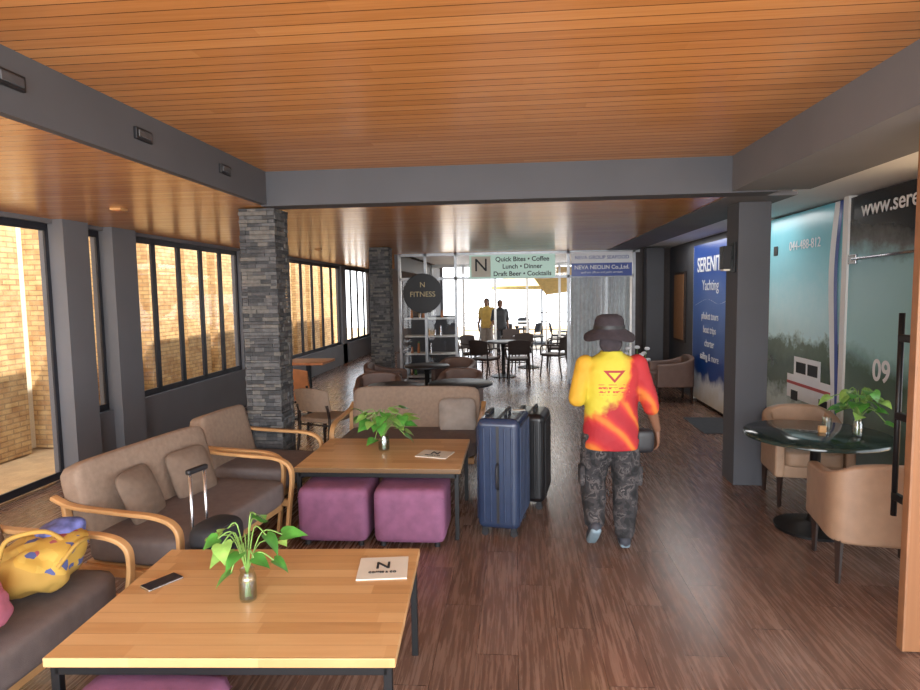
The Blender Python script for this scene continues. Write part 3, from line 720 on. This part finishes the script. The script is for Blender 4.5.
def jersey():
    t=NT('red_yellow_jersey_print'); co=t.coord(); s=t.sep(co)
    n=t.noise(co,9,3)
    nn=t.math('SUBTRACT',n,.5)
    # back panel: yellow upper back and left shoulder, red right side
    f=t.math('ADD',s[0],t.math('MULTIPLY',nn,.09))
    f=t.math('ADD',f,t.math('MULTIPLY',t.math('SUBTRACT',1.15,s[2]),.3))
    f=t.math('ADD',t.math('MULTIPLY',f,2.0),.4)
    red=srgb(166,34,38); red2=srgb(150,26,36)
    c=t.ramp(f,[(.0,srgb(196,150,40)),(.15,srgb(190,172,48)),(.42,srgb(186,178,58)),(.54,srgb(192,150,46)),(.57,srgb(196,84,38)),(.6,red),(1,red2)])
    wv=t.n('ShaderNodeTexWave'); wv.inputs['Scale'].default_value=2.6; wv.inputs['Distortion'].default_value=2.5; wv.bands_direction='DIAGONAL'; t.l(co,wv.inputs['Vector'])
    low=t.ramp(wv.outputs['Fac'],[(.0,srgb(196,110,40)),(.16,srgb(184,62,38)),(.4,red),(.9,red2)])
    zf=t.math('ADD',t.math('ADD',t.math('MULTIPLY',t.math('SUBTRACT',1.03,s[2]),16),t.math('MULTIPLY',s[0],8)),t.math('MULTIPLY',nn,5))
    # lower part of the left sleeve is red too
    slv=t.math('MULTIPLY',t.math('LESS_THAN',s[0],-.215),t.math('LESS_THAN',s[2],1.12))
    zf=t.math('ADD',zf,slv)
    cl=t.n('ShaderNodeClamp'); t.l(zf,cl.inputs[0])
    c=t.mix(cl.outputs[0],c,low)
    ax=t.math('ABSOLUTE',s[0])
    ax2=t.math('MULTIPLY',t.math('SUBTRACT',s[2],1.14),.9)
    tri=t.math('MULTIPLY',t.math('LESS_THAN',ax,ax2),t.math('MULTIPLY',t.math('LESS_THAN',s[2],1.22),t.math('GREATER_THAN',t.math('ADD',ax,t.math('MULTIPLY',t.math('GREATER_THAN',s[2],1.205),1)),t.math('SUBTRACT',ax2,.02))))
    back=t.math('LESS_THAN',s[1],0)
    c=t.mix(t.math('MULTIPLY',tri,back),c,srgb(150,50,50))
    bars=t.math('LESS_THAN',t.math('FRACT',t.math('MULTIPLY',s[2],40)),.5)
    reg=t.math('MULTIPLY',t.math('LESS_THAN',ax,.1),t.math('MULTIPLY',t.math('GREATER_THAN',s[2],1.06),t.math('LESS_THAN',s[2],1.13)))
    nz=t.math('GREATER_THAN',t.noise(co,60,1),.48)
    c=t.mix(t.math('MULTIPLY',t.math('MULTIPLY',bars,reg),t.math('MULTIPLY',back,nz)),c,srgb(176,70,50))
    t.set(Base_Color=c,Roughness=.75); t.bump(t.noise(co,18,3),.3,.01); return t.m
def camo():
    t=NT('grey_camouflage_cloth'); n=t.noise(t.coord(),14,3,.55,.6)
    t.set(Base_Color=t.ramp(n,[(0,srgb(26,26,28)),(.42,srgb(46,44,46)),(.52,srgb(76,71,71)),(.59,srgb(34,33,35)),(.68,srgb(96,89,88))],'CONSTANT'),Roughness=.85); return t.m
JM=dict(head=(-.01,.03,1.435),sh_l=(-.17,-.005,1.25),sh_r=(.17,-.005,1.25),el_l=(-.23,-.05,1.03),wr_l=(-.19,.17,.99),el_r=(.245,-.02,1.01),wr_r=(.315,.05,.80),hd_r=(.1,.25,-1),
 hip_l=(-.09,0,.78),kn_l=(-.105,.09,.45),an_l=(-.12,-.09,.19),toe_l=(-.125,.02,.06),hip_r=(.09,0,.78),kn_r=(.105,.03,.43),an_r=(.09,-.02,.085),toe_r=(.105,.13,.038),hem=.69)
g=human('walking_man',(.635,4.18,0),R(2),JM,jersey(),camo(),M('grey_trainers',srgb(50,52,60),.7),vox=.008,sc=1.01)
cushion('hip_pouch',(.12,.09,.16),(.215,-.02,.74),m_blackpl,g,k=4)
for s in (-1,1): cushion('cargo_pocket',(.04,.1,.14),(s*.19,.02,.5),camo(),g,k=5)
JS=dict(head=(0,.02,1.435),sh_l=(-.17,0,1.25),sh_r=(.17,0,1.25),el_l=(-.22,-.02,1.0),wr_l=(-.2,.1,.82),el_r=(.22,-.02,1.0),wr_r=(.2,.12,.84),
 hip_l=(-.085,0,.78),kn_l=(-.09,.02,.43),an_l=(-.1,-.02,.085),toe_l=(-.12,.13,.038),hip_r=(.085,0,.78),kn_r=(.09,.02,.43),an_r=(.1,-.02,.085),toe_r=(.12,.13,.038),hem=.72)
human('standing_woman',(-.82,18.0,-.018),R(160),JS,M('yellow_blouse',srgb(206,170,90),.8),M('light_trousers',srgb(150,140,130),.8),m_blackpl,vox=.014,hat=False,fem=True,sc=1.03)
human('standing_waiter',(-.42,17.4,-.018),R(200),JS,m_blackpl,m_blackpl,m_blackpl,vox=.014,hat=False,sc=1.0)

# ---------------- lights ----------------
w=bpy.data.worlds.new('World'); S.world=w; w.use_nodes=True; nt=w.node_tree; nt.nodes.clear()
o=nt.nodes.new('ShaderNodeOutputWorld'); bg=nt.nodes.new('ShaderNodeBackground'); bg.inputs[1].default_value=2.3
tc=nt.nodes.new('ShaderNodeTexCoord'); sp=nt.nodes.new('ShaderNodeSeparateXYZ'); rp=nt.nodes.new('ShaderNodeValToRGB')
rp.color_ramp.elements[0].position=0; rp.color_ramp.elements[0].color=(.93,.96,1,1); rp.color_ramp.elements[1].position=.6; rp.color_ramp.elements[1].color=(.75,.87,1,1)
nt.links.new(tc.outputs['Generated'],sp.inputs[0]); nt.links.new(sp.outputs[2],rp.inputs[0]); nt.links.new(rp.outputs[0],bg.inputs[0]); nt.links.new(bg.outputs[0],o.inputs[0])
def light(name,typ,loc,d,e,**k):
    l=bpy.data.lights.new(name,typ); l.energy=e
    for a,v in k.items(): setattr(l,a,v)
    ob=bpy.data.objects.new(name,l); COL.objects.link(ob); ob.location=loc; ob.rotation_euler=Vector(d).to_track_quat('-Z','Y').to_euler(); return ob
light('sun','SUN',(0,0,10),(-.5,.25,-.83),5.2,angle=R(1),color=(1,.95,.88))
light('entrance_fill_light','AREA',(0,-2.6,1.7),(0,1,0),230,shape='RECTANGLE',size=5,size_y=2.6,color=(.93,.97,1))  # added fill behind the camera, simulates a bright entrance
for nm,loc,sx,sy,e in (('corridor_fill_light',(2.5,8.6,2.5),.4,4.0,14),('cafe_fill_light',(.2,14.2,2.49),2.4,2.4,50)):  # added downward fills that brighten the corridor side and the cafe
    lo=light(nm,'AREA',loc,(0,0,-1),e,shape='RECTANGLE',size=sx,size_y=sy,color=(1,.98,.95)); lo.rotation_euler=(0,0,0)

# ---------------- camera ----------------
cd=bpy.data.cameras.new('camera'); cam=bpy.data.objects.new('camera',cd); COL.objects.link(cam)
cd.sensor_width=36; cd.lens=620/920*36; cd.clip_start=.05; cd.clip_end=500
cam.location=(0,0,1.75)
cam.rotation_euler=(Matrix.Rotation(R(5.12),3,'Z')@Matrix.Rotation(R(90-4.81),3,'X')@Matrix.Rotation(R(-.9),3,'Z')).to_euler()
S.camera=cam
S.view_settings.view_transform='Standard'
S.view_settings.exposure=1.0
